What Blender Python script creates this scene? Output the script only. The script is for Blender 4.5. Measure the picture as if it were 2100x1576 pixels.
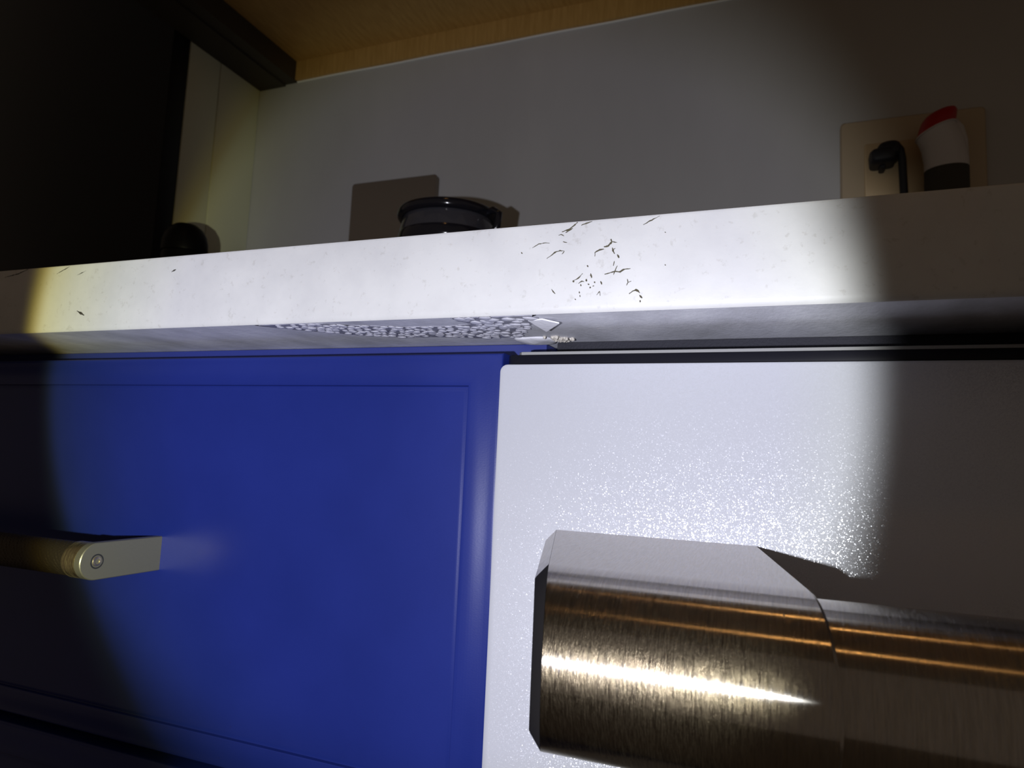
import bpy, bmesh, math, random
from mathutils import Vector, Matrix

# ---------------------------------------------------------------- clearing
for o in list(bpy.data.objects):
    bpy.data.objects.remove(o, do_unlink=True)
scene = bpy.context.scene
COL = scene.collection
random.seed(7)

EYE_Z = 0.844          # eye height above the floor, metres


def V(x, y, z):
    """millimetres; y from the counter's front face, z from eye height"""
    return Vector((x / 1000.0, y / 1000.0, z / 1000.0 + EYE_Z))


# ---------------------------------------------------------------- camera
F_PX, CX, CY = 1430.0, 1050.0, 788.0
YAW, PITCH, ROLL = (math.radians(a) for a in (21.572, 6.2135, 2.5535))
fwd = Vector((-math.sin(YAW) * math.cos(PITCH), math.cos(YAW) * math.cos(PITCH), math.sin(PITCH)))
rgt = Vector((math.cos(YAW), math.sin(YAW), 0))
upv = rgt.cross(fwd)
c_, s_ = math.cos(ROLL), math.sin(ROLL)
right = c_ * rgt + s_ * upv
up = -s_ * rgt + c_ * upv
CAM = V(0, -150, 0)

cam_data = bpy.data.cameras.new('camera')
cam_data.sensor_width = 36.0
cam_data.lens = F_PX / 2100.0 * 36.0
cam_data.clip_start = 0.004
cam_data.clip_end = 50
cam_data.dof.use_dof = True
cam_data.dof.focus_distance = 0.175
cam_data.dof.aperture_fstop = 38.0
cam = bpy.data.objects.new('camera', cam_data)
COL.objects.link(cam)
m3 = Matrix((right, up, -fwd)).transposed()
cam.matrix_world = Matrix.Translation(CAM) @ m3.to_4x4()
scene.camera = cam

# ---------------------------------------------------------------- world, flash, exposure
scene.view_settings.view_transform = 'Standard'
scene.view_settings.look = 'None'
scene.view_settings.gamma = 1.0
scene.view_settings.use_curve_mapping = False
scene.view_settings.exposure = 0.0

world = bpy.data.worlds.new('world')
scene.world = world
world.use_nodes = True
bg = world.node_tree.nodes['Background']
bg.inputs['Color'].default_value = (1.0, 0.78, 0.59, 1)      # dim warm room
bg.inputs['Strength'].default_value = 0.072

# the hand torch: beside, below and a little behind the lens, pointing nearly the same way
fl = bpy.data.lights.new('hand_torch', 'SPOT')
fl.energy = 3.2
fl.spot_size = math.radians(70.0)
fl.spot_blend = 0.0
fl.shadow_soft_size = 0.0022
fl.use_nodes = True
nt = fl.node_tree
em = nt.nodes['Emission']


def lm(op, a, b_=None, c=None):
    """math node in the torch's shader"""
    n = nt.nodes.new('ShaderNodeMath'); n.operation = op
    for i, v_ in enumerate((a, b_, c)):
        if v_ is None:
            continue
        if isinstance(v_, (int, float)):
            n.inputs[i].default_value = v_
        else:
            nt.links.new(v_, n.inputs[i])
    return n.outputs[0]


def lrange(val, lo, hi, o0, o1):
    n = nt.nodes.new('ShaderNodeMapRange'); n.interpolation_type = 'SMOOTHSTEP'
    for k, v_ in (('Value', val), ('From Min', lo), ('From Max', hi), ('To Min', o0), ('To Max', o1)):
        if isinstance(v_, (int, float)):
            n.inputs[k].default_value = v_
        else:
            nt.links.new(v_, n.inputs[k])
    return n.outputs[0]


tc = nt.nodes.new('ShaderNodeTexCoord')
sx = nt.nodes.new('ShaderNodeSeparateXYZ')
nt.links.new(tc.outputs['Normal'], sx.inputs[0])
lx, ly, lz = sx.outputs
ang = lm('ARCCOSINE', lm('ABSOLUTE', lz))
rr = lm('MAXIMUM', lm('ADD', lm('MULTIPLY', lx, lx), lm('MULTIPLY', ly, ly)), 1e-5)
s2 = lm('DIVIDE', lm('MULTIPLY', ly, ly), rr)
HALF = math.radians(27.7)
LSIDE = -1.0
side = lrange(lm('MULTIPLY', lx, LSIDE), 0.0, 0.44, 0.0, 1.0)              # added asymmetry: one side is made stronger, yellower and crisper
soft = lm('MULTIPLY_ADD', s2, math.radians(4.5), lm('MULTIPLY_ADD', side, math.radians(-0.9), math.radians(1.45)))
mask = lrange(ang, lm('SUBTRACT', HALF, soft), lm('ADD', HALF, soft), 1.0, 0.0)
gain = lm('MULTIPLY_ADD', side, 0.5, 1.0)  # boost added to even out the worktop's brightness
nt.links.new(lm('MULTIPLY', mask, gain), em.inputs['Strength'])
rel = lm('MULTIPLY', lm('DIVIDE', ang, HALF), lm('MULTIPLY_ADD', side, 0.25, 0.75))
rp = nt.nodes.new('ShaderNodeValToRGB')
rp.color_ramp.elements[0].position = 0.0
rp.color_ramp.elements[0].color = (0.90, 0.91, 1.0, 1)
rp.color_ramp.elements[1].position = 1.0
rp.color_ramp.elements[1].color = (0.85, 0.66, 0.10, 1)
for p, c in ((0.62, (0.89, 0.90, 1.0, 1)), (0.80, (0.90, 0.93, 0.88, 1)), (0.92, (0.92, 0.93, 0.66, 1)), (0.975, (0.94, 0.90, 0.46, 1))):
    e = rp.color_ramp.elements.new(p); e.color = c
nt.links.new(rel, rp.inputs[0])
nt.links.new(rp.outputs[0], em.inputs['Color'])
flo = bpy.data.objects.new('hand_torch', fl)
COL.objects.link(flo)
l_az, l_el = math.radians(17.2), math.radians(8.0)
l_dir = Vector((-math.sin(l_az) * math.cos(l_el), math.cos(l_az) * math.cos(l_el), math.sin(l_el)))
flo.matrix_world = Matrix.Translation(V(-24.7, -201.3, -16.5)) @ l_dir.to_track_quat('-Z', 'Y').to_matrix().to_4x4()


# ---------------------------------------------------------------- helpers
def ray(px, py):
    return right * ((px - CX) / F_PX) + up * ((CY - py) / F_PX) + fwd


def on_y(px, py, y):
    d = ray(px, py)
    p = d * ((y + 150.0) / 1000.0 / d.y)
    return p.x * 1000, y, p.z * 1000


def on_z(px, py, z):
    d = ray(px, py)
    p = d * (z / 1000.0 / d.z)
    return p.x * 1000, p.y * 1000 - 150, z


def tag(o, label, cat, group=None):
    o['label'] = label
    o['category'] = cat
    if group:
        o['group'] = group
    return o


def empty(name, loc, label, cat, group=None):
    o = bpy.data.objects.new(name, None)
    o.empty_display_size = 0.02
    COL.objects.link(o)
    o.location = loc
    return tag(o, label, cat, group)


def finish(name, bm, mat, parent=None, smooth=None, kind=None):
    """bmesh in world coordinates -> one mesh object with its origin at its base centre"""
    bmesh.ops.remove_doubles(bm, verts=bm.verts, dist=1e-7)
    bmesh.ops.recalc_face_normals(bm, faces=bm.faces)
    if smooth is not None:
        lim = math.radians(smooth)
        for f in bm.faces:
            f.smooth = True
        for e in bm.edges:
            if len(e.link_faces) == 2:
                e.smooth = e.calc_face_angle(0) < lim
    xs = [v.co.x for v in bm.verts]; ys = [v.co.y for v in bm.verts]; zs = [v.co.z for v in bm.verts]
    org = Vector(((min(xs) + max(xs)) / 2, (min(ys) + max(ys)) / 2, min(zs)))
    for v in bm.verts:
        v.co -= org
    me = bpy.data.meshes.new(name)
    bm.to_mesh(me); bm.free()
    o = bpy.data.objects.new(name, me)
    COL.objects.link(o)
    o.location = org
    if mat:
        me.materials.append(mat)
    if parent:
        put_under(o, parent)
    if kind:
        o['kind'] = kind
    return o


def world_loc(o):
    p = Vector(o.location)
    if o.parent:
        p = p + world_loc(o.parent)
    return p


def put_under(o, parent):
    w = world_loc(parent)
    o.parent = parent
    o.location = Vector(o.location) - w


def box(bm, x0, x1, y0, y1, z0, z1, bevel=0.0, seg=2):
    vs = [bm.verts.new(V(x, y, z)) for x in (x0, x1) for y in (y0, y1) for z in (z0, z1)]
    idx = ((0, 1, 3, 2), (4, 6, 7, 5), (0, 4, 5, 1), (2, 3, 7, 6), (0, 2, 6, 4), (1, 5, 7, 3))
    fs = [bm.faces.new([vs[i] for i in f]) for f in idx]
    if bevel:
        es = {e for f in fs for e in f.edges}
        bmesh.ops.bevel(bm, geom=list(es), offset=bevel / 1000.0, segments=seg, affect='EDGES', profile=0.5)
    return vs


def box_obj(name, dims, mat, parent=None, bevel=0.0, seg=2, smooth=35, kind=None):
    bm = bmesh.new()
    box(bm, *dims, bevel=bevel, seg=seg)
    return finish(name, bm, mat, parent, smooth if bevel else None, kind)


def loft(bm, rings, cap0=True, cap1=True, closed=True):
    """rings: lists of Vectors of equal length"""
    vr = [[bm.verts.new(p) for p in r] for r in rings]
    n = len(rings[0])
    for a, b in zip(vr, vr[1:]):
        for i in range(n if closed else n - 1):
            j = (i + 1) % n
            bm.faces.new((a[i], a[j], b[j], b[i]))
    if cap0:
        bm.faces.new(vr[0][::-1])
    if cap1:
        bm.faces.new(vr[-1])
    return vr


def lathe_z(bm, cx, cy, prof, n=48):
    """prof: list of (radius, z) mm; closed top/bottom if radius > 0"""
    loft(bm, [[V(cx + r * math.cos(2 * math.pi * i / n), cy + r * math.sin(2 * math.pi * i / n), z) for i in range(n)] for r, z in prof])


def lathe_x(bm, cy, cz, prof, n=64):
    """prof: list of (radius, x) mm"""
    loft(bm, [[V(x, cy + r * math.cos(2 * math.pi * i / n), cz + r * math.sin(2 * math.pi * i / n)) for i in range(n)] for r, x in prof])


def tube(bm, pts, r, n=10):
    rings = []
    for i, p in enumerate(pts):
        a = pts[max(i - 1, 0)]; b = pts[min(i + 1, len(pts) - 1)]
        t = (b - a).normalized()
        u = t.orthogonal().normalized() if i == 0 else (u - t * u.dot(t)).normalized()
        w = t.cross(u)
        rings.append([p + (u * math.cos(2 * math.pi * k / n) + w * math.sin(2 * math.pi * k / n)) * (r / 1000.0) for k in range(n)])
    loft(bm, rings)


# ---------------------------------------------------------------- materials
def mat(name, color, rough=0.5, metal=0.0, spec=0.5, **kw):
    m = bpy.data.materials.new(name)
    m.use_nodes = True
    b = m.node_tree.nodes['Principled BSDF']
    b.inputs['Base Color'].default_value = (*color, 1)
    b.inputs['Roughness'].default_value = rough
    b.inputs['Metallic'].default_value = metal
    b.inputs['Specular IOR Level'].default_value = spec
    for k, v in kw.items():
        b.inputs[k.replace('_', ' ')].default_value = v
    return m


def nodes(m):
    t = m.node_tree
    return t, t.nodes['Principled BSDF']


def coords(t, scale=(1, 1, 1), kind='Object'):
    c = t.nodes.new('ShaderNodeTexCoord')
    mp = t.nodes.new('ShaderNodeMapping')
    mp.inputs['Scale'].default_value = scale
    t.links.new(c.outputs[kind], mp.inputs['Vector'])
    return mp.outputs[0]


def noise(t, vec, scale, detail=3, rough=0.5):
    n = t.nodes.new('ShaderNodeTexNoise')
    n.inputs['Scale'].default_value = scale
    n.inputs['Detail'].default_value = detail
    n.inputs['Roughness'].default_value = rough
    t.links.new(vec, n.inputs['Vector'])
    return n


def ramp(t, fac, stops):
    r = t.nodes.new('ShaderNodeValToRGB')
    el = r.color_ramp.elements
    el[0].position, el[0].color = stops[0][0], (*stops[0][1], 1)
    el[1].position, el[1].color = stops[-1][0], (*stops[-1][1], 1)
    for p, c in stops[1:-1]:
        e = el.new(p); e.color = (*c, 1)
    t.links.new(fac, r.inputs[0])
    return r


def bump(t, b, height, strength, dist):
    n = t.nodes.new('ShaderNodeBump')
    n.inputs['Strength'].default_value = strength
    n.inputs['Distance'].default_value = dist
    t.links.new(height, n.inputs['Height'])
    t.links.new(n.outputs[0], b.inputs['Normal'])
    return n


def mix(t, a, bcol, fac):
    n = t.nodes.new('ShaderNodeMix'); n.data_type = 'RGBA'; n.blend_type = 'MULTIPLY'
    n.inputs['Factor'].default_value = fac
    t.links.new(a, n.inputs['A']); t.links.new(bcol, n.inputs['B'])
    return n.outputs['Result']


def speckled(name, base, dark, rough, fleck=0.68, scale=420.0):
    m = mat(name, base, rough)
    t, b = nodes(m)
    v = coords(t)
    n1 = noise(t, v, scale, 4, 0.62)
    r1 = ramp(t, n1.outputs['Fac'], [(0.0, base), (fleck - 0.06, base), (fleck + 0.03, dark)])
    n2 = noise(t, v, 55.0, 5, 0.6)
    r2 = ramp(t, n2.outputs['Fac'], [(0.32, (0.80, 0.80, 0.82)), (0.62, (1, 1, 1))])
    t.links.new(mix(t, r1.outputs[0], r2.outputs[0], 0.55), b.inputs['Base Color'])
    bump(t, b, n1.outputs['Fac'], 0.10, 0.0003)
    return m


M = {}
M['quartz'] = speckled('white_speckled_quartz', (0.52, 0.52, 0.525), (0.455, 0.45, 0.445), 0.5, fleck=0.665, scale=560.0)
M['crack'] = mat('crack_dirt', (0.055, 0.048, 0.026), 0.85)
M['mark'] = mat('scratch_dirt', (0.03, 0.026, 0.02), 0.85)

# raw grey underside of the slab
m = mat('raw_underside', (0.19, 0.195, 0.22), 0.55); t, b = nodes(m)
v = coords(t, (1.0, 0.5, 1)); n = noise(t, v, 60, 6, 0.65)
r = ramp(t, n.outputs['Fac'], [(0.32, (0.46, 0.465, 0.51)), (0.55, (0.62, 0.625, 0.70)), (0.75, (0.78, 0.79, 0.86))])
t.links.new(r.outputs[0], b.inputs['Base Color'])
n2 = noise(t, v, 900, 3); bump(t, b, n2.outputs['Fac'], 0.25, 0.0004)
M['under'] = m
m = mat('wet_film', (0.075, 0.075, 0.095), 0.3); t, b = nodes(m)
v = coords(t); n = noise(t, v, 350, 4)
r = ramp(t, n.outputs['Fac'], [(0.35, (0.20, 0.20, 0.245)), (0.65, (0.36, 0.36, 0.42))]); t.links.new(r.outputs[0], b.inputs['Base Color'])
bump(t, b, n.outputs['Fac'], 0.4, 0.0005)
M['film'] = m
M['blister'] = mat('pale_blister_skin', (0.50, 0.50, 0.57), 0.25, spec=0.6)
m = mat('peeled_flake', (0.62, 0.62, 0.68), 0.5); t, b = nodes(m)
n = noise(t, coords(t), 700, 3); bump(t, b, n.outputs['Fac'], 0.3, 0.0004)
M['flake'] = m
M['crust'] = mat('crystal_crust', (0.45, 0.42, 0.38), 0.18, spec=0.8)

# blue lacquer with a faint orange-peel
m = mat('blue_lacquer', (0.008, 0.0165, 0.140), 0.36, spec=0.4); t, b = nodes(m)
v = coords(t); n = noise(t, v, 40, 4)
r = ramp(t, n.outputs['Fac'], [(0.3, (0.0075, 0.0165, 0.134)), (0.7, (0.0092, 0.0190, 0.150))]); t.links.new(r.outputs[0], b.inputs['Base Color'])
n2 = noise(t, coords(t, (1, 1, 3)), 1500, 2); bump(t, b, n2.outputs['Fac'], 0.06, 0.0002)
M['blue'] = m
M['blue_dark'] = mat('blue_board_edge', (0.016, 0.026, 0.16), 0.5)

# silver bead-blasted door skin: tiny facets that glint
m = mat('silver_door_skin', (0.60, 0.61, 0.66), 0.24, 1.0); t, b = nodes(m)
v = coords(t)
vo = t.nodes.new('ShaderNodeTexVoronoi'); vo.inputs['Scale'].default_value = 5000
t.links.new(v, vo.inputs['Vector'])
sub = t.nodes.new('ShaderNodeVectorMath'); sub.operation = 'SUBTRACT'; sub.inputs[1].default_value = (0.5, 0.5, 0.5)
t.links.new(vo.outputs['Color'], sub.inputs[0])
scl = t.nodes.new('ShaderNodeVectorMath'); scl.operation = 'SCALE'; scl.inputs['Scale'].default_value = 0.42
t.links.new(sub.outputs[0], scl.inputs[0])
geo = t.nodes.new('ShaderNodeNewGeometry')
add = t.nodes.new('ShaderNodeVectorMath'); add.operation = 'ADD'
t.links.new(geo.outputs['Normal'], add.inputs[0]); t.links.new(scl.outputs[0], add.inputs[1])
nrm = t.nodes.new('ShaderNodeVectorMath'); nrm.operation = 'NORMALIZE'
t.links.new(add.outputs[0], nrm.inputs[0]); t.links.new(nrm.outputs[0], b.inputs['Normal'])
df = t.nodes.new('ShaderNodeBsdfDiffuse'); df.inputs['Color'].default_value = (0.50, 0.51, 0.56, 1)
ms = t.nodes.new('ShaderNodeMixShader'); ms.inputs[0].default_value = 0.22
t.links.new(df.outputs[0], ms.inputs[1]); t.links.new(b.outputs[0], ms.inputs[2])
t.links.new(ms.outputs[0], t.nodes['Material Output'].inputs['Surface'])
M['silver'] = m

# turned steel: grooves run round the bar, so highlights stretch along it
def brushed(name, color, rough, aniso, strength, haze=0.0):
    m = mat(name, color, rough, 1.0)
    t, b = nodes(m)
    n1 = noise(t, coords(t, (1.0, 0.05, 0.05)), 5200, 3, 0.7)
    bump(t, b, n1.outputs['Fac'], strength, 0.00012)
    n2 = noise(t, coords(t, (1.0, 0.06, 0.06)), 3000, 5, 0.7)
    r2 = ramp(t, n2.outputs['Fac'], [(0.25, tuple(c * 0.6 for c in color)), (0.75, color)])
    t.links.new(r2.outputs[0], b.inputs['Base Color'])
    n3 = noise(t, coords(t, (1.0, 0.12, 0.12)), 2600, 4, 0.8)
    r3 = ramp(t, n3.outputs['Fac'], [(0.38, (rough * 0.75,) * 3), (0.72, (rough * 1.6,) * 3)])
    t.links.new(r3.outputs[0], b.inputs['Roughness'])
    ax = t.nodes.new('ShaderNodeCombineXYZ'); ax.inputs[0].default_value = 1.0     # grooves run round the bar's axis
    t.links.new(ax.outputs[0], b.inputs['Tangent'])
    b.inputs['Anisotropic'].default_value = aniso
    if haze:
        g = t.nodes.new('ShaderNodeBsdfAnisotropic'); g.inputs['Color'].default_value = (0.56, 0.46, 0.30, 1)
        g.inputs['Roughness'].default_value = haze; g.inputs['Anisotropy'].default_value = 0.55
        t.links.new(ax.outputs[0], g.inputs['Tangent'])
        n4 = noise(t, coords(t, (1.0, 0.09, 0.09)), 4200, 4, 0.8)
        b2 = t.nodes.new('ShaderNodeBump'); b2.inputs['Strength'].default_value = 0.35; b2.inputs['Distance'].default_value = 0.0002
        n5 = noise(t, coords(t, (1.0, 0.4, 0.4)), 3500, 4, 0.8)
        t.links.new(n5.outputs['Fac'], b2.inputs['Height']); t.links.new(b2.outputs[0], g.inputs['Normal'])
        r4 = ramp(t, n4.outputs['Fac'], [(0.38, (0.02,) * 3), (0.72, (0.34,) * 3)])
        ms = t.nodes.new('ShaderNodeMixShader')
        t.links.new(r4.outputs[0], ms.inputs[0]); t.links.new(b.outputs[0], ms.inputs[1]); t.links.new(g.outputs[0], ms.inputs[2])
        t.links.new(ms.outputs[0], t.nodes['Material Output'].inputs['Surface'])
    return m


M['steel'] = brushed('turned_steel', (0.46, 0.435, 0.425), 0.19, 0.98, 0.03, 0.19)
M['brass'] = brushed('champagne_metal', (0.75, 0.64, 0.36), 0.32, 0.3, 0.03)
m = mat('champagne_plate', (0.24, 0.23, 0.17), 0.42, 0.7); t, b = nodes(m)
n = noise(t, coords(t), 1200, 3); bump(t, b, n.outputs['Fac'], 0.1, 0.0003)
M['plate'] = m
m = mat('knurled_bar', (0.05, 0.04, 0.028), 0.5, 0.7); M['knurl'] = m
M['black'] = mat('black_plastic', (0.018, 0.018, 0.021), 0.5)
M['trim'] = mat('black_trim', (0.006, 0.006, 0.010), 0.45, spec=0.15)
M['bevel_dark'] = mat('dark_reflection_black', (0.012, 0.011, 0.011), 0.8, spec=0.05)  # black stands in for a dark reflection in the steel bevel
M['trim_lit'] = mat('lit_trim_grey', (0.25, 0.25, 0.25), 0.45)  # grey stands in for light caught on the black trim's bevel
m = mat('dark_insulation', (0.017, 0.017, 0.025), 0.9); t, b = nodes(m)
n = noise(t, coords(t), 1500, 4); bump(t, b, n.outputs['Fac'], 0.6, 0.0006)
M['felt'] = m
M['void'] = mat('black_gloss_front', (0.006, 0.006, 0.008), 0.45, spec=0.2)

m = mat('grey_slab_wall', (0.5, 0.5, 0.5), 0.55); t, b = nodes(m)
n = noise(t, coords(t, (1, 1, 0.35)), 7, 5, 0.55)
r = ramp(t, n.outputs['Fac'], [(0.3, (0.45, 0.45, 0.45)), (0.62, (0.51, 0.51, 0.51)), (0.8, (0.57, 0.57, 0.56))])
t.links.new(r.outputs[0], b.inputs['Base Color'])
M['wall'] = m
M['side'] = mat('pale_side_board', (0.62, 0.63, 0.50), 0.4)
M['caulk'] = mat('white_caulk', (0.85, 0.85, 0.82), 0.6)


def wood(name, c0, c1):
    m = mat(name, c0, 0.55); t, b = nodes(m)
    n = noise(t, coords(t, (14, 2.0, 1.2)), 22, 6, 0.6)
    r = ramp(t, n.outputs['Fac'], [(0.3, c0), (0.7, c1)])
    t.links.new(r.outputs[0], b.inputs['Base Color'])
    return m


M['wood'] = wood('tan_woodgrain', (0.46, 0.27, 0.075), (0.60, 0.37, 0.12))
M['filler'] = mat('brown_filler_board', (0.04, 0.032, 0.024), 0.6)
M['socket'] = mat('dark_brown_plate', (0.20, 0.165, 0.13), 0.38, 0.35)
M['socket_gold'] = mat('champagne_socket', (0.52, 0.42, 0.29), 0.45, 0.2)
M['socket_gold2'] = mat('champagne_socket_module', (0.56, 0.42, 0.25), 0.5, 0.2)
M['plug'] = mat('navy_black_rubber', (0.010, 0.011, 0.017), 0.6)
M['red'] = mat('red_plastic', (0.42, 0.012, 0.014), 0.4)
m = mat('cloudy_plastic', (0.72, 0.70, 0.72), 0.25, spec=0.5); nodes(m)[1].inputs['Transmission Weight'].default_value = 0.15
M['cloudy'] = m
M['seeds'] = mat('dark_contents', (0.05, 0.045, 0.035), 0.8)
m = mat('smoked_glass', (0.14, 0.14, 0.17), 0.04, spec=0.5); nodes(m)[1].inputs['Transmission Weight'].default_value = 0.75
M['glass'] = m
M['glossblack'] = mat('gloss_black', (0.008, 0.008, 0.012), 0.12)
M['bottleblack'] = mat('bottle_black', (0.002, 0.002, 0.003), 0.4, spec=0.08)
M['floor'] = speckled('floor_tile', (0.32, 0.30, 0.27), (0.22, 0.2, 0.18), 0.5, scale=60)
M['ceiling'] = mat('ceiling_paint', (0.5, 0.47, 0.42), 0.8)
m = mat('warm_lamp', (1, 0.7, 0.35), 0.5); t, b = nodes(m)
b.inputs['Emission Color'].default_value = (1.0, 0.50, 0.14, 1); b.inputs['Emission Strength'].default_value = 22.0
M['lamp'] = m
M['lampring'] = mat('lamp_ring', (0.6, 0.58, 0.55), 0.4, 0.6)

# ---------------------------------------------------------------- the setting
Z_TOP, Z_UND = 55.8, 34.0            # countertop top and underside
Y_WALL = 470.0
Z_FLOOR, Z_CEIL = -844.0, 1620.0
box_obj('floor', (-1500, 1300, -1500, 600, Z_FLOOR - 60, Z_FLOOR), M['floor'], kind='structure')
box_obj('ceiling', (-1500, 1300, -1500, 600, Z_CEIL, Z_CEIL + 60), M['ceiling'], kind='structure')
wall = box_obj('wall_back', (-1500, 1300, Y_WALL, Y_WALL + 100, Z_FLOOR, Z_CEIL), M['wall'], kind='structure')

# ---------------------------------------------------------------- countertop
bm = bmesh.new()
prof = [(0.0, Z_UND + 1.6), (0.0, Z_TOP - 1.0), (0.3, Z_TOP - 0.3), (1.0, Z_TOP), (Y_WALL - 0.5, Z_TOP), (Y_WALL - 0.5, Z_UND), (0.7, Z_UND), (0.25, Z_UND + 0.5)]
loft(bm, [[V(x, y, z) for y, z in prof] for x in (-930, -600, -300, -100, 60, 300, 640)])
counter = finish('countertop', bm, M['quartz'], smooth=30)
tag(counter, 'white speckled stone worktop with a cracked front edge and damaged underside', 'countertop')
counter.data.materials.append(M['under'])
for p in counter.data.polygons:
    if p.normal.z < -0.9:
        p.material_index = 1


def ribbon(name, pts, w, y=-0.03, mt='crack'):
    """thin crack in the front face; pts in photo pixels on the plane of that face"""
    P = [on_y(x, yy, 0.0) for x, yy in pts]
    P = [(p[0], p[2]) for p in P]
    # subdivide and jitter
    Q = []
    for a, b_ in zip(P, P[1:]):
        L = math.hypot(b_[0] - a[0], b_[1] - a[1]); k = max(2, int(L / 0.35))
        for i in range(k):
            s = i / k
            Q.append((a[0] + (b_[0] - a[0]) * s + random.uniform(-.05, .05), a[1] + (b_[1] - a[1]) * s + random.uniform(-.05, .05)))
    Q.append(P[-1])
    bm = bmesh.new(); n = len(Q); rows = []
    for i, q in enumerate(Q):
        a = Q[max(i - 1, 0)]; b_ = Q[min(i + 1, n - 1)]
        tx, tz = b_[0] - a[0], b_[1] - a[1]; L = math.hypot(tx, tz) or 1
        s = i / (n - 1)
        h = 0.5 * w * (0.25 + 0.75 * math.sin(math.pi * min(max(s, .08), .92))) * random.uniform(0.5, 1.25)
        nx, nz = -tz / L * h, tx / L * h
        rows.append([bm.verts.new(V(q[0] + nx, y, q[1] + nz)), bm.verts.new(V(q[0], y - 0.02, q[1])), bm.verts.new(V(q[0] - nx, y, q[1] - nz))])
    for r0, r1 in zip(rows, rows[1:]):
        for i in (0, 1):
            bm.faces.new((r0[i], r0[i + 1], r1[i + 1], r1[i]))
    return finish(name, bm, M[mt], counter)


def c5(pts):
    return [(1000 + x / 4.2, 420 + y / 4.2) for x, y in pts]


CR = [([(775, 150), (740, 185), (700, 215), (640, 235)], 10), ([(735, 203), (690, 230), (672, 243)], 8), ([(805, 180), (850, 160), (900, 145)], 7),
      ([(610, 265), (635, 258), (660, 272)], 6), ([(650, 318), (685, 327)], 8), ([(385, 375), (440, 340), (500, 328), (535, 332)], 5),
      ([(510, 465), (545, 440), (580, 412), (625, 395), (662, 402)], 8), ([(662, 402), (640, 427)], 7),
      ([(925, 447), (925, 412), (965, 390), (1002, 383)], 10), ([(1000, 365), (1040, 355), (1070, 320), (1063, 296)], 11), ([(1070, 320), (1115, 325)], 5),
      ([(1073, 372), (1080, 395), (1094, 424)], 8), ([(1100, 374), (1078, 390)], 5), ([(1117, 428), (1132, 460)], 10), ([(1092, 488), (1083, 527)], 8),
      ([(1008, 600), (1050, 590), (1090, 575), (1140, 580), (1170, 560), (1232, 550)], 9), ([(1117, 528), (1097, 570), (1085, 605)], 7),
      ([(733, 657), (780, 637), (820, 593)], 6), ([(888, 593), (897, 632)], 8), ([(783, 682), (810, 660), (832, 665)], 8),
      ([(1205, 638), (1210, 670), (1196, 697)], 8), ([(1210, 670), (1237, 659)], 5),
      ([(1218, 768), (1250, 745), (1275, 735), (1300, 745), (1312, 762)], 10), ([(1308, 778), (1332, 806)], 8), ([(1313, 822), (1313, 842)], 13),
      ([(550, 728), (582, 768)], 9), ([(1340, 175), (1400, 140), (1482, 97)], 6), ([(940, 780), (965, 745), (970, 785)], 6), ([(985, 690), (972, 660)], 9),
      ([(800, 685), (806, 702)], 10), ([(850, 640), (854, 662)], 10), ([(862, 682), (876, 690)], 10), ([(880, 710), (888, 718)], 9), ([(918, 662), (926, 676)], 9),
      ([(735, 655), (745, 668)], 10), ([(790, 748), (792, 765)], 8), ([(795, 778), (797, 796)], 8), ([(855, 522), (866, 538)], 10), ([(290, 412), (300, 424)], 9),
      ([(905, 705), (918, 700)], 7), ([(750, 812), (760, 822)], 5), ([(1525, 515), (1535, 524)], 6), ([(1525, 234), (1536, 243)], 5)]
for pts, w in CR:
    ribbon('crack', c5(pts), w / 4.2 * 0.112 * 1.75)
ribbon('dirt_mark', [(158, 638), (173, 647)], 0.75, mt='mark')
ribbon('dirt_mark', [(352, 558), (361, 553)], 0.45, mt='mark')
ribbon('scratch', [(117, 562), (131, 554), (143, 547)], 0.30, mt='mark')
ribbon('scratch', [(10, 569), (38, 562), (60, 551)], 0.30, mt='mark')
ribbon('scratch', [(158, 565), (176, 556)], 0.22, mt='mark')

# damp, blistered band on the underside
def c4(x, y):
    p = on_z(440 + x / 2.625, 600 + y / 2.625, Z_UND)
    return p[0], p[1]


lowU = [(170, 160), (330, 160), (560, 168), (780, 178), (1000, 186), (1250, 182), (1400, 168), (1700, 178)]
lowL = [(180, 166), (330, 190), (560, 208), (780, 230), (1000, 240), (1250, 240), (1500, 244), (1650, 238)]
hiU = [(1250, 121), (1400, 117), (1560, 112), (1700, 108)]
hiL = [(1300, 150), (1400, 172), (1560, 190), (1740, 168)]


def poly_film(name, U, L, z, grow=0.0):
    bm = bmesh.new()
    pts = [c4(x, y) for x, y in U] + [c4(x, y) for x, y in reversed(L)]
    cx = sum(p[0] for p in pts) / len(pts); cy = sum(p[1] for p in pts) / len(pts)
    out = []
    for i in range(len(pts)):
        a, b_ = pts[i], pts[(i + 1) % len(pts)]
        for k in range(6):
            s = k / 6
            out.append((a[0] + (b_[0] - a[0]) * s + random.uniform(-.4, .4), max(1.1, a[1] + (b_[1] - a[1]) * s + random.uniform(-.5, .5))))
    lo = [bm.verts.new(V(x, y, z)) for x, y in out]
    hi = [bm.verts.new(V(x, y, Z_UND + 0.02)) for x, y in out]
    bm.faces.new(lo)
    for i in range(len(out)):
        j = (i + 1) % len(out)
        bm.faces.new((lo[i], lo[j], hi[j], hi[i]))
    bmesh.ops.triangulate(bm, faces=[f for f in bm.faces if len(f.verts) > 4])
    return finish(name, bm, M['film'], counter)


film1 = poly_film('wet_film', lowU, lowL, Z_UND - 0.12)
film2 = poly_film('wet_film', hiU, hiL, Z_UND - 0.14)
film1['label'] = 'dark damp film with pale blisters'


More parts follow.
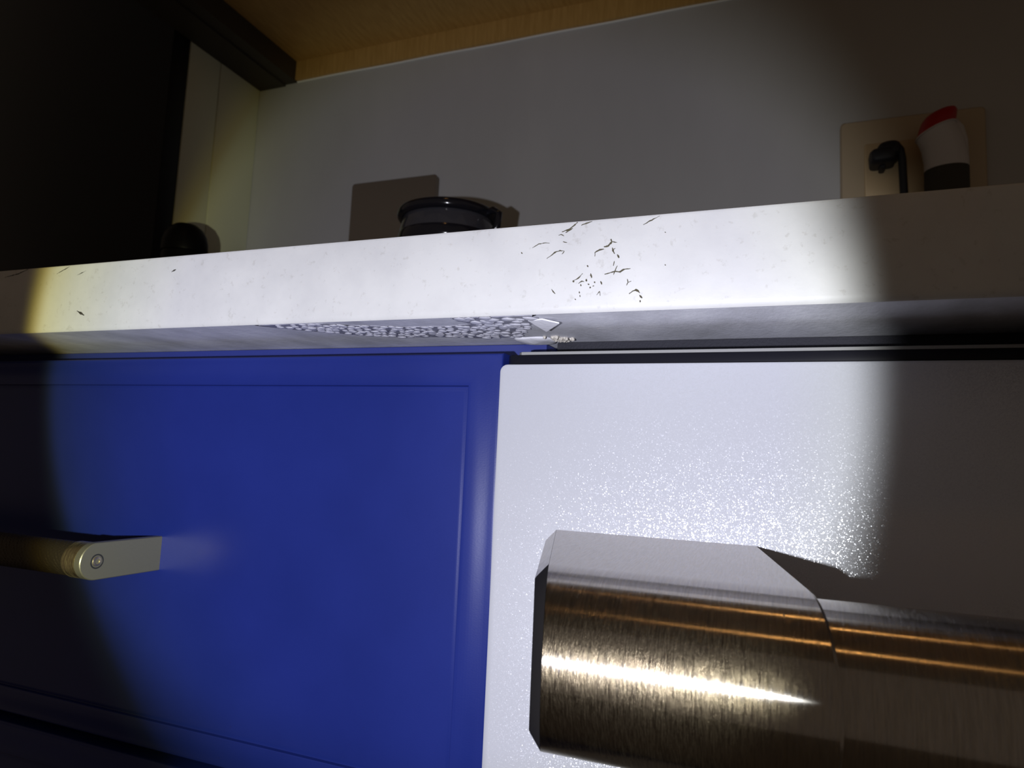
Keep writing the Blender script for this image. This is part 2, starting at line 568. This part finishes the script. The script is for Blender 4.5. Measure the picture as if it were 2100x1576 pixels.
def inside(x, y, poly):
    r = False
    for i in range(len(poly)):
        (x1, y1), (x2, y2) = poly[i], poly[i - 1]
        if (y1 > y) != (y2 > y) and x < (x2 - x1) * (y - y1) / (y2 - y1) + x1:
            r = not r
    return r


bl_meshes = []
for k in range(6):
    bm = bmesh.new()
    n = 9
    rad = [1 + random.uniform(-.22, .22) for _ in range(n)]
    rings = []
    for fr, dz in ((1.0, 0.0), (0.86, -0.42), (0.55, -0.8), (0.2, -0.97)):
        rings.append([Vector((fr * rad[i] * math.cos(2 * math.pi * i / n), fr * rad[i] * math.sin(2 * math.pi * i / n), dz)) for i in range(n)])
    loft(bm, rings)
    bmesh.ops.recalc_face_normals(bm, faces=bm.faces)
    for f in bm.faces:
        f.smooth = True
    me = bpy.data.meshes.new('blister'); bm.to_mesh(me); bm.free()
    me.materials.append(M['blister']); bl_meshes.append(me)


def blisters(film, U, L, step, size, hmul):
    poly = [c4(x, y) for x, y in U] + [c4(x, y) for x, y in reversed(L)]
    xs = [p[0] for p in poly]; ys = [p[1] for p in poly]
    fw = world_loc(film)
    row = 0; y = min(ys) + step * .3
    cnt = 0
    while y < max(ys):
        x = min(xs) + (row % 2) * step * .5
        while x < max(xs):
            px, py = x + random.uniform(-.3, .3) * step, y + random.uniform(-.3, .3) * step
            if inside(px, py, poly) and random.random() < 0.93 and py > 1.8:
                s = size * random.uniform(0.6, 1.12)
                o = bpy.data.objects.new('blister', random.choice(bl_meshes))
                COL.objects.link(o)
                o.parent = film
                o.location = V(px, py, Z_UND - 0.11) - fw
                o.rotation_euler = (0, 0, random.uniform(0, 6.28))
                o.scale = (s * 1.1 / 1000, s / 1000, s * hmul / 1000)
                cnt += 1
            x += step
        y += step * 0.92; row += 1
    return cnt


nb = blisters(film1, lowU, lowL, 2.5, 1.3, 0.28) + blisters(film2, hiU, hiL, 3.3, 1.75, 0.26)
print('blisters', nb)

# triangular flake peeling away
fp = [on_z(1083, 657, Z_UND - 0.3), on_z(1112, 655, Z_UND - 0.3), on_z(1147, 658, Z_UND - 0.3), on_z(1121, 672, Z_UND - 0.3)]
bm = bmesh.new()
top = [V(fp[0][0], fp[0][1], Z_UND - .15), V(fp[1][0], fp[1][1], Z_UND - .1), V(fp[2][0], fp[2][1], Z_UND - .7), V(fp[3][0], fp[3][1], Z_UND - 1.1)]
mid = sum(top, Vector()) / 4 + Vector((0, 0, -0.0006))
lo = [bm.verts.new(p + Vector((0, 0, -0.00035))) for p in top]; hi = [bm.verts.new(p) for p in top]
mv = bm.verts.new(mid); mu = bm.verts.new(mid + Vector((0, 0, 0.0003)))
for i in range(4):
    j = (i + 1) % 4
    bm.faces.new((lo[i], lo[j], mv)); bm.faces.new((hi[j], hi[i], mu)); bm.faces.new((lo[i], hi[i], hi[j], lo[j]))
fk = finish('peeling_flake', bm, M['flake'], counter, smooth=40)
fk['label'] = 'pale triangular flake curling down'
# putty blob over the cabinet corner
pa = on_z(1092, 694, Z_UND)
bm = bmesh.new()
bmesh.ops.create_uvsphere(bm, u_segments=28, v_segments=14, radius=1.0)
for v_ in bm.verts:
    c = v_.co.copy()
    j = 1 + 0.12 * math.sin(5 * c.x + 2) * math.cos(4 * c.y) + random.uniform(-.03, .03)
    v_.co = V(pa[0] + c.x * 6.2 * j, 33.4 + c.y * 5.2 * j, Z_UND + c.z * (1.15 if c.z < 0 else .1) * j)
bl = finish('putty_blob', bm, M['flake'], counter, smooth=80)
bl['label'] = 'smooth pale putty smear'
# crystalline crust beside it
pc = on_z(1150, 693, Z_UND)
for k in range(26):
    bm = bmesh.new()
    bmesh.ops.create_icosphere(bm, subdivisions=1, radius=1.0)
    s = random.uniform(.35, .95)
    ox, oy = random.gauss(0, 1.9), random.gauss(0, 2.0)
    for v_ in bm.verts:
        c = v_.co * random.uniform(.7, 1.2)
        v_.co = V(pc[0] + ox + c.x * s, min(pc[1] + oy, 35.0) + c.y * s, Z_UND - .35 + c.z * s)
    finish('crust_grain', bm, M['crust'], counter)

# ---------------------------------------------------------------- blue drawer cabinet
base = empty('base_cabinet', V(-380, 250, Z_FLOOR), 'blue lacquered drawer cabinet with bar pull under the worktop', 'cabinet')
box_obj('carcass', (-700, -64.2, 38.5, 460, Z_FLOOR, Z_UND - 0.15), M['blue_dark'], base, bevel=0.5)

prof_u = [(0.0, 16.5), (0.0, 3.1), (0.15, 2.7), (0.5, 2.45), (1.2, 2.32), (2.0, 2.2), (2.6, 2.05), (3.2, 1.86), (4.0, 1.58), (4.8, 1.30), (5.5, 1.08), (6.2, 0.92), (7.0, 0.82), (8.0, 0.76), (8.9, 0.74), (9.15, 0.9), (9.3, 1.95), (9.5, 2.08), (9.65, 2.05), (10.25, 1.80), (10.45, 1.75), (10.9, 1.74)]


def drawer_front(name, x0, x1, z0, z1, yf, parent):
    bm = bmesh.new()
    rings = [[V(x0 + u, yf + d, z0 + u), V(x1 - u, yf + d, z0 + u), V(x1 - u, yf + d, z1 - u), V(x0 + u, yf + d, z1 - u)] for u, d in prof_u]
    loft(bm, rings)
    return finish(name, bm, M['blue'], parent, smooth=38)


DX0, DX1 = -520.0, -71.1
dr = drawer_front('drawer_front', DX0, DX1, -94.3, 28.7, 20.0, base)
drawer_front('drawer_front', DX0, DX1, -260, -97.3, 20.0, base)

# bar pull: end plate, collar, knurled bar
PZ, PY, PR = -34.6, -0.6, 5.35
def end_plate(x_face, thick):
    bm = bmesh.new()
    out = [(22.4, PZ - PR), (22.4, PZ + PR)]
    n = 24
    for i in range(n + 1):
        a = math.pi / 2 + math.pi * i / n
        out.append((PY + PR * math.cos(a), PZ + PR * math.sin(a)))
    loft(bm, [[V(x, PY + (y - PY) * k + (0 if y < 20 else (y - PY) * (1 - k)), PZ + (z - PZ) * k) for y, z in out] for x, k in ((x_face - thick, .97), (x_face - thick + .2, 1), (x_face - .25, 1), (x_face, .96))])
    return finish('end_plate', bm, M['plate'], dr, smooth=30)


end_plate(-186.0, 2.6)
end_plate(-402.0, 2.6)
bm = bmesh.new(); lathe_x(bm, PY, PZ, [(PR * .93, -194.2), (PR * .985, -193.6), (PR * .985, -188.6)], 48)
finish('collar', bm, M['brass'], dr, smooth=40)
bm = bmesh.new(); lathe_x(bm, PY, PZ, [(PR * .985, -402), (PR * .985, -397), (PR * .93, -396.4)], 48)
finish('collar', bm, M['brass'], dr, smooth=40)
# knurled bar: crossed helical ridges
bm = bmesh.new()
nseg, nx = 72, 300
rings = []
for i in range(nx + 1):
    x = -396.6 + (396.6 - 194.0) * i / nx
    ring = []
    for k in range(nseg):
        a = 2 * math.pi * k / nseg
        h = 0.10 * (abs(math.sin(9 * a + x * 1.9)) + abs(math.sin(9 * a - x * 1.9)))
        r_ = PR * 0.90 + h
        ring.append(V(x, PY + r_ * math.cos(a), PZ + r_ * math.sin(a)))
    rings.append(ring)
loft(bm, rings)
kb = finish('knurled_bar', bm, M['knurl'], dr)
kb['label'] = 'dark knurled pull bar'
# screw set in the end plate
bm = bmesh.new()
lathe_x(bm, PY, PZ, [(1.55, -186.9), (1.55, -186.2), (1.35, -185.85), (0.8, -185.8), (0.75, -186.3), (0.1, -186.35)], 24)
sc = finish('screw', bm, M['brass'], dr, smooth=30)
bm = bmesh.new()
n = 32
loft(bm, [[V(x, PY + r_ * math.cos(2 * math.pi * i / n), PZ + r_ * math.sin(2 * math.pi * i / n)) for i in range(n)] for r_, x in ((1.65, -186.1), (1.75, -185.93), (2.1, -185.93), (2.2, -186.1))], cap0=False, cap1=False)
finish('screw_recess', bm, M['black'], dr, smooth=40)

# ---------------------------------------------------------------- silver appliance
app = empty('built_in_appliance', V(230, 250, Z_FLOOR), 'silver appliance with tubular steel handle right of the blue drawer', 'appliance')
box_obj('body', (-60.5, 530, 36.5, 455, Z_FLOOR, Z_UND - 0.2), M['felt'], app, bevel=0.4)
# door skin with rounded corners
bm = bmesh.new()
def rrect(x0, x1, z0, z1, r_, n=5):
    out = []
    for cx, cz, a0 in ((x1 - r_, z1 - r_, 0), (x0 + r_, z1 - r_, 90), (x0 + r_, z0 + r_, 180), (x1 - r_, z0 + r_, 270)):
        for i in range(n + 1):
            a = math.radians(a0 + 90 * i / n)
            out.append((cx + r_ * math.cos(a), cz + r_ * math.sin(a)))
    return out


rs = []
for y, ins in ((34.0, 0.0), (19.0, 0.0), (18.35, 0.18), (18.0, 0.7)):
    rs.append([V(x, y, z) for x, z in rrect(-70.2 + ins, 520 - ins, -520 + ins, 25.0 - ins, 2.0 - ins * .5)])
loft(bm, rs)
door = finish('door', bm, M['silver'], app, smooth=40)
# black top trim, its bevel coloured grey for the light it catches
for prof_, nm, mt, xl in (([(18.6, 25.05), (18.6, 27.2), (19.0, 27.45), (33, 27.45), (33, 25.05)], 'top_trim', 'trim', -69.3),
                          ([(19.0, 27.48), (19.35, 28.25), (20.0, 28.4), (33, 28.4), (33, 27.48)], 'lit_trim_bevel', 'trim_lit', -66.4)):
    bm = bmesh.new()
    loft(bm, [[V(x, max(y, y0), zz * 1.0) for y, zz in prof_] for x, y0 in ((xl, 24.0), (xl + .6, 21.0), (xl + 1.8, 19.4), (xl + 3.2, 0), (515, 0))])
    finish(nm, bm, M[mt], app, smooth=40)

# handle bracket: rounded nose, flat top and bottom running back to the door, sheared to the right
HY, HZ, HR = -22.0, -35.3, 16.3
bm = bmesh.new()
zt, zb = -16.7, -52.0
prof_h = [(18.0, zt)]
a_top = 93.0
for i in range(0, 41):
    a = math.radians(a_top + (267.0 - a_top) * i / 40)
    prof_h.append((HY + HR * math.cos(a), HZ + HR * math.sin(a)))
prof_h.append((18.0, zb))


def xl(y): return -55.6 + 0.285 * (18 - y)
def xr(y): return -5.6 + 0.235 * (18 - y)
def shrink(y, z, k):
    # pull the profile in (chamfer); panel side stays put
    cz = (zt + zb) / 2 if y > HY else HZ
    cy = HY
    yy = y if y > 17.9 else y + (-(y - HY) / HR * k if y < HY else 0)
    return yy, z - math.copysign(1, z - cz) * (k * (1.0 if y > HY else abs(z - HZ) / HR))


def bracket_rings(spec):
    out = []
    for which, dx, k in spec:
        out.append([V((xl(y) if which == 'l' else xr(y)) + dx, *shrink(y, z, k)) for y, z in prof_h])
    return out


loft(bm, bracket_rings((('l', 2.75, 0.02), ('l', 3.1, 0.0), ('r', -0.5, 0.0), ('r', 0.0, 0.35))))
finish('handle_bracket', bm, M['steel'], app, smooth=28)
bm = bmesh.new()
bev = bracket_rings((('l', 0.0, 3.0), ('l', 0.25, 2.6), ('l', 2.7, 0.02)))
loft(bm, [r_[1:-1] for r_ in bev])
ec = finish('dark_end_bevel', bm, M['bevel_dark'], app, smooth=28)  # nose bevel of the steel bracket, its dark reflection put into the colour
ec['label'] = 'steel end bevel coloured black for its dark reflection'
bm = bmesh.new()
loft(bm, [[r_[0], r_[1], r_[-2], r_[-1]] for r_ in bev])
finish('bracket_bevel', bm, M['steel'], app, smooth=28)
bm = bmesh.new()
RR = 14.8
lathe_x(bm, HY, HZ, [(RR * .97, -2.0), (RR, -1.6), (RR, 60), (RR, 120), (RR, 420)], 128)
finish('handle_rod', bm, M['steel'], app, smooth=40)
bm = bmesh.new()
rings = []
for base_x in (395.0, 440.0):
    rings.append([V(base_x, y, z) for y, z in prof_h])
loft(bm, rings)
finish('handle_bracket', bm, M['steel'], app, smooth=28)

# ---------------------------------------------------------------- upper cabinet
uc = empty('upper_cabinet', V(-100, 300, 426), 'tan wood wall cabinet seen from below along the top', 'cabinet')
box_obj('bottom_panel', (-531, 620, 150, 465.5, 450, 466), M['wood'], uc)
box_obj('side_panel', (-547, -531, 150, Y_WALL - .3, 426, 900), M['filler'], uc)
box_obj('filler_strip', (-584.6, -547.3, 150, Y_WALL - .3, 424, 900), M['filler'], uc)
box_obj('back_rail', (-530.8, 620, 465.6, Y_WALL - .3, 427.6, 900), M['wood'], uc)
box_obj('front_rail', (-531, 620, 150, 168, 426, 449.8), M['wood'], uc)
box_obj('cabinet_door', (-584, 20, 132, 149.6, 424, 900), M['wood'], uc)
box_obj('cabinet_door', (22, 620, 132, 149.6, 424, 900), M['wood'], uc)
bm = bmesh.new()
tube(bm, [V(x, Y_WALL - .8, 426.6 + .25 * math.sin(x * .05)) for x in range(-530, 621, 25)], 1.1, 8)
ck = finish('caulk_bead', bm, M['caulk'], uc, smooth=60)
ck['label'] = 'thin white caulk line'

# ---------------------------------------------------------------- tall dark unit on the left
tu = empty('tall_unit', V(-740, 420, Z_TOP), 'tall black fronted unit with a pale side board, left end of worktop', 'cabinet')
box_obj('rear_side_board', (-600, -585, 408.6, Y_WALL - .5, Z_TOP + .05, 1400), M['side'], tu, bevel=0.5)
box_obj('front_side_board', (-600, -585.5, 366.6, 408.0, Z_TOP + .05, 1400), M['side'], tu, bevel=0.5)
box_obj('door', (-920, -586.5, 345, 366.3, Z_TOP + .05, 1400), M['void'], tu, bevel=1.0)
box_obj('body', (-920, -600.3, 366.6, Y_WALL - .5, Z_TOP + .05, 1400), M['void'], tu)


# ---------------------------------------------------------------- sockets on the wall
def socket(x0, z1, w, mt, mt2, label, mod):
    h = w
    r = empty('wall_socket', V(x0 + w / 2, Y_WALL, z1 - h), label, 'socket', 'square socket plates on the wall')
    bm = bmesh.new()
    rs = [[V(x, y, z) for x, z in rrect(x0 + i, x0 + w - i, z1 - h + i, z1 - i, 3.5)] for y, i in ((Y_WALL - .2, 0), (Y_WALL - 6.5, 0), (Y_WALL - 8.0, 1.2))]
    loft(bm, rs)
    finish('plate', bm, M[mt], r, smooth=40)
    if mod:
        x, z, w2, h2 = mod
        bm = bmesh.new()
        rs = [[V(xx, y, zz) for xx, zz in rrect(x + i, x + w2 - i, z - h2 + i, z - i, 2.0)] for y, i in ((Y_WALL - 8.1, 0), (Y_WALL - 9.1, 0), (Y_WALL - 9.5, .4))]
        loft(bm, rs)
        finish('socket_module', bm, M[mt2], r, smooth=40)
    return r


socket(-439.5, 290.6, 103, 'socket', 'socket', 'dark brown socket plate on the wall behind the glass jug', None)
socket(42.0, 291.6, 103, 'socket_gold', 'socket_gold2', 'champagne socket plate on the wall with a black plug in it', (59.5, 270.0, 50, 50))

# black plug with its cord
pl = empty('power_plug', V(76, 450, 240), 'black angled power plug with cord in the champagne socket plate', 'plug')
bm = bmesh.new()
n = 28
def oval(cx, cz, a, b_, y, tilt=0.0, sq=2.6):
    o = []
    for i in range(n):
        t_ = 2 * math.pi * i / n
        cxx = math.copysign(abs(math.cos(t_)) ** (2 / sq), math.cos(t_)) * a
        czz = math.copysign(abs(math.sin(t_)) ** (2 / sq), math.sin(t_)) * b_
        o.append(V(cx + cxx * math.cos(tilt) - czz * math.sin(tilt), y, cz + cxx * math.sin(tilt) + czz * math.cos(tilt)))
    return o


loft(bm, [oval(71.6, 252.5, 9.0, 6.0, 460.3, .06, 5), oval(71.4, 252.5, 9.3, 6.3, 457, .06, 5), oval(71.0, 252.0, 9.2, 6.1, 447, .06, 5), oval(71.0, 252, 8.2, 5.2, 441, .06, 4), oval(71, 252, 6, 3.5, 439.8, .06, 4)])
finish('plug_body', bm, M['plug'], pl, smooth=50)
bm = bmesh.new()
loft(bm, [oval(75.6, 256.5, 8.6, 7.2, 459.8, .1, 2.6), oval(75.6, 256.8, 8.9, 7.6, 452, .1, 2.6), oval(75.8, 256.5, 8.2, 7.0, 444, .1, 2.6), oval(76, 256, 5, 4.2, 440.5, .1)])
finish('plug_shoulder', bm, M['plug'], pl, smooth=50)
bm = bmesh.new()
tube(bm, [V(77, 447, 260), V(81, 446, 260), V(83.4, 446, 256), V(84.6, 446, 248), V(85.0, 447, 238), V(85.4, 447, 226), V(86, 447, 205), V(88, 446, 160), V(90, 444, 100), V(93, 438, 66), V(105, 425, 59.2), V(150, 415, 59.2)], 2.9, 12)
finish('cord', bm, M['plug'], pl, smooth=60)
bm = bmesh.new()
loft(bm, [oval(71.6, 245.2, 2.2, 1.6, 460.4), oval(71.6, 245.0, 2.4, 1.9, 452), oval(71.6, 245.2, 1.6, 1.2, 449)])
finish('finger_tab', bm, M['plug'], pl, smooth=50)

# translucent container with red cap, hung on the right half of that plate
ct = empty('plug_in_container', V(112, 440, 195), 'small cloudy container with a slanted red cap beside the black plug', 'container')
bm = bmesh.new()
def cyl_ring(cx, cy, r_, z, tilt=0.0, k=36, sq=0.8):
    return [V(cx + r_ * math.cos(2 * math.pi * i / k), cy + r_ * sq * math.sin(2 * math.pi * i / k), z + tilt * r_ * math.cos(2 * math.pi * i / k)) for i in range(k)]


loft(bm, [cyl_ring(114, 444, 15.0, 235.2, .05), cyl_ring(114, 444, 15.0, 241, .06), cyl_ring(111.5, 442, 14.4, 254, .22, sq=.9), cyl_ring(107, 441, 13.2, 264.6, .40, sq=1.0)])
finish('container_body', bm, M['cloudy'], ct, smooth=50)
bm = bmesh.new()
loft(bm, [cyl_ring(118.5, 447, 10.5, 201), cyl_ring(118.8, 447, 10.8, 240), cyl_ring(118.6, 447, 10.6, 258), cyl_ring(118.0, 447, 9, 269), cyl_ring(117.6, 447, 5.5, 275.5), cyl_ring(117.5, 447, 2, 277)])
finish('container_back', bm, M['cloudy'], ct, smooth=50)
bm = bmesh.new()
loft(bm, [cyl_ring(114, 444, 12, 190), cyl_ring(114, 444, 14.6, 192), cyl_ring(114, 444, 15.0, 200), cyl_ring(114, 444, 15.0, 235, .05)])
finish('contents', bm, M['seeds'], ct, smooth=50)
bm = bmesh.new()
loft(bm, [cyl_ring(107, 441, 14.0, 264.6, .40, sq=1.0), cyl_ring(107, 441, 14.0, 265.6, .40, sq=1.0)])
finish('cap_rim', bm, M['cloudy'], ct, smooth=50)
bm = bmesh.new()
loft(bm, [cyl_ring(107, 441, 13.2, 265.7, .40, sq=1.0), cyl_ring(107.8, 441, 12.9, 270, .38, sq=1.0), cyl_ring(109.2, 441, 12.2, 276, .34, sq=1.0), cyl_ring(109.8, 441, 10.6, 278.6, .32, sq=1.0), cyl_ring(110.2, 441, 6.5, 279.8, .3, sq=1.0)])
finish('cap', bm, M['red'], ct, smooth=55)
box_obj('plug_back', (104, 122, 455.6, 461.7, 236, 256), M['cloudy'], ct, bevel=1.0)

# ---------------------------------------------------------------- things on the worktop
jg = empty('glass_jug', V(-226, 278, Z_TOP), 'dark smoked glass jug with thick rim in front of the brown socket plate', 'jug')
GX, GY = -229.5, 290.0
bm = bmesh.new()
lathe_z(bm, GX, GY, [(27, Z_TOP + .05), (30, Z_TOP + 1.5), (33, Z_TOP + 30), (35, 140), (35.2, 160), (33.6, 166), (33.0, 170.5), (31.0, 170.5), (32.0, 158), (32, 140), (30, Z_TOP + 32), (26, Z_TOP + 5), (1, Z_TOP + 4)], 64)
finish('glass_body', bm, M['glass'], jg, smooth=50)
bm = bmesh.new()
n = 64
for R_, zc, r_, nm, mt in ((34.2, 172.8, 3.1, 'rim', 'glossblack'),):
    k = 14
    vv = [[bm.verts.new(V(GX + (R_ + r_ * math.cos(2 * math.pi * j / k)) * math.cos(2 * math.pi * i / n), GY + (R_ + r_ * math.cos(2 * math.pi * j / k)) * math.sin(2 * math.pi * i / n), zc + r_ * 1.2 * math.sin(2 * math.pi * j / k))) for j in range(k)] for i in range(n)]
    for i in range(n):
        for j in range(k):
            bm.faces.new((vv[i][j], vv[(i + 1) % n][j], vv[(i + 1) % n][(j + 1) % k], vv[i][(j + 1) % k]))
finish('rim', bm, M['glossblack'], jg, smooth=80)
bm = bmesh.new()
lathe_z(bm, GX, GY, [(35.35, 150), (36.0, 151.5), (36.0, 156.5), (35.35, 158)], 64)
finish('neck_band', bm, M['glossblack'], jg, smooth=50)
# little side lug / hinge
bm = bmesh.new()
tube(bm, [V(GX + 33, GY - 8, 171), V(GX + 40, GY - 10, 172.5), V(GX + 44.5, GY - 11, 169), V(GX + 43.5, GY - 11, 160), V(GX + 38.5, GY - 9, 154), V(GX + 34.5, GY - 8, 152)], 2.6, 12)
finish('lug', bm, M['glossblack'], jg, smooth=60)

bt = empty('small_bottle', V(-494, 300, Z_TOP), 'small black round topped bottle on the worktop beside the black unit', 'bottle')
bm = bmesh.new()
lathe_z(bm, -494, 300, [(17, Z_TOP + .05), (18.6, Z_TOP + 1.5), (18.6, 165), (18.0, 168)], 40)
finish('bottle_body', bm, M['bottleblack'], bt, smooth=40)
bm = bmesh.new()
lathe_z(bm, -494, 300, [(18.9, 168.2), (19.2, 170), (18.9, 178), (17.4, 184), (14.2, 189.5), (9.4, 193.2), (4, 194.8), (.5, 195)], 40)
finish('domed_cap', bm, M['bottleblack'], bt, smooth=60)


# ---------------------------------------------------------------- two warm ceiling lamps behind the viewer
def downlight(x, y, label):
    r = empty('ceiling_lamp', V(x, y, Z_CEIL), label, 'lamp', 'warm ceiling lamps')
    bm = bmesh.new(); lathe_z(bm, x, y, [(42, Z_CEIL - .5), (42, Z_CEIL - 8), (38, Z_CEIL - 10)], 32)
    finish('diffuser', bm, M['lamp'], r, smooth=40)
    bm = bmesh.new(); lathe_z(bm, x, y, [(58, Z_CEIL - .3), (56, Z_CEIL - 4), (44, Z_CEIL - 6), (43, Z_CEIL - .6)], 32)
    finish('trim_ring', bm, M['lampring'], r, smooth=40)


def lamp_y(el_deg):
    """where on the ceiling a lamp stands whose reflection shows on the bar at this elevation"""
    best = None
    for i in range(4000):
        a = math.radians(90 + 90 * i / 4000)
        y, z = HY + HR * math.cos(a), HZ + HR * math.sin(a)
        e = math.degrees(math.atan2(z, y + 150))
        if best is None or abs(e - el_deg) < best[0]:
            best = (abs(e - el_deg), a, y, z)
    _, a, y, z = best
    n_ = (math.cos(a), math.sin(a)); d = (y + 150, z); L = math.hypot(*d); d = (d[0] / L, d[1] / L)
    k = d[0] * n_[0] + d[1] * n_[1]
    r = (d[0] - 2 * k * n_[0], d[1] - 2 * k * n_[1])
    return y + r[0] / r[1] * (Z_CEIL - z)


y1, y2 = lamp_y(-10.5), lamp_y(-12.1)
print('lamps', y1, y2)
downlight(70, y1, 'warm round ceiling lamp nearer the worktop')
downlight(70, y2, 'warm round ceiling lamp further from the worktop')
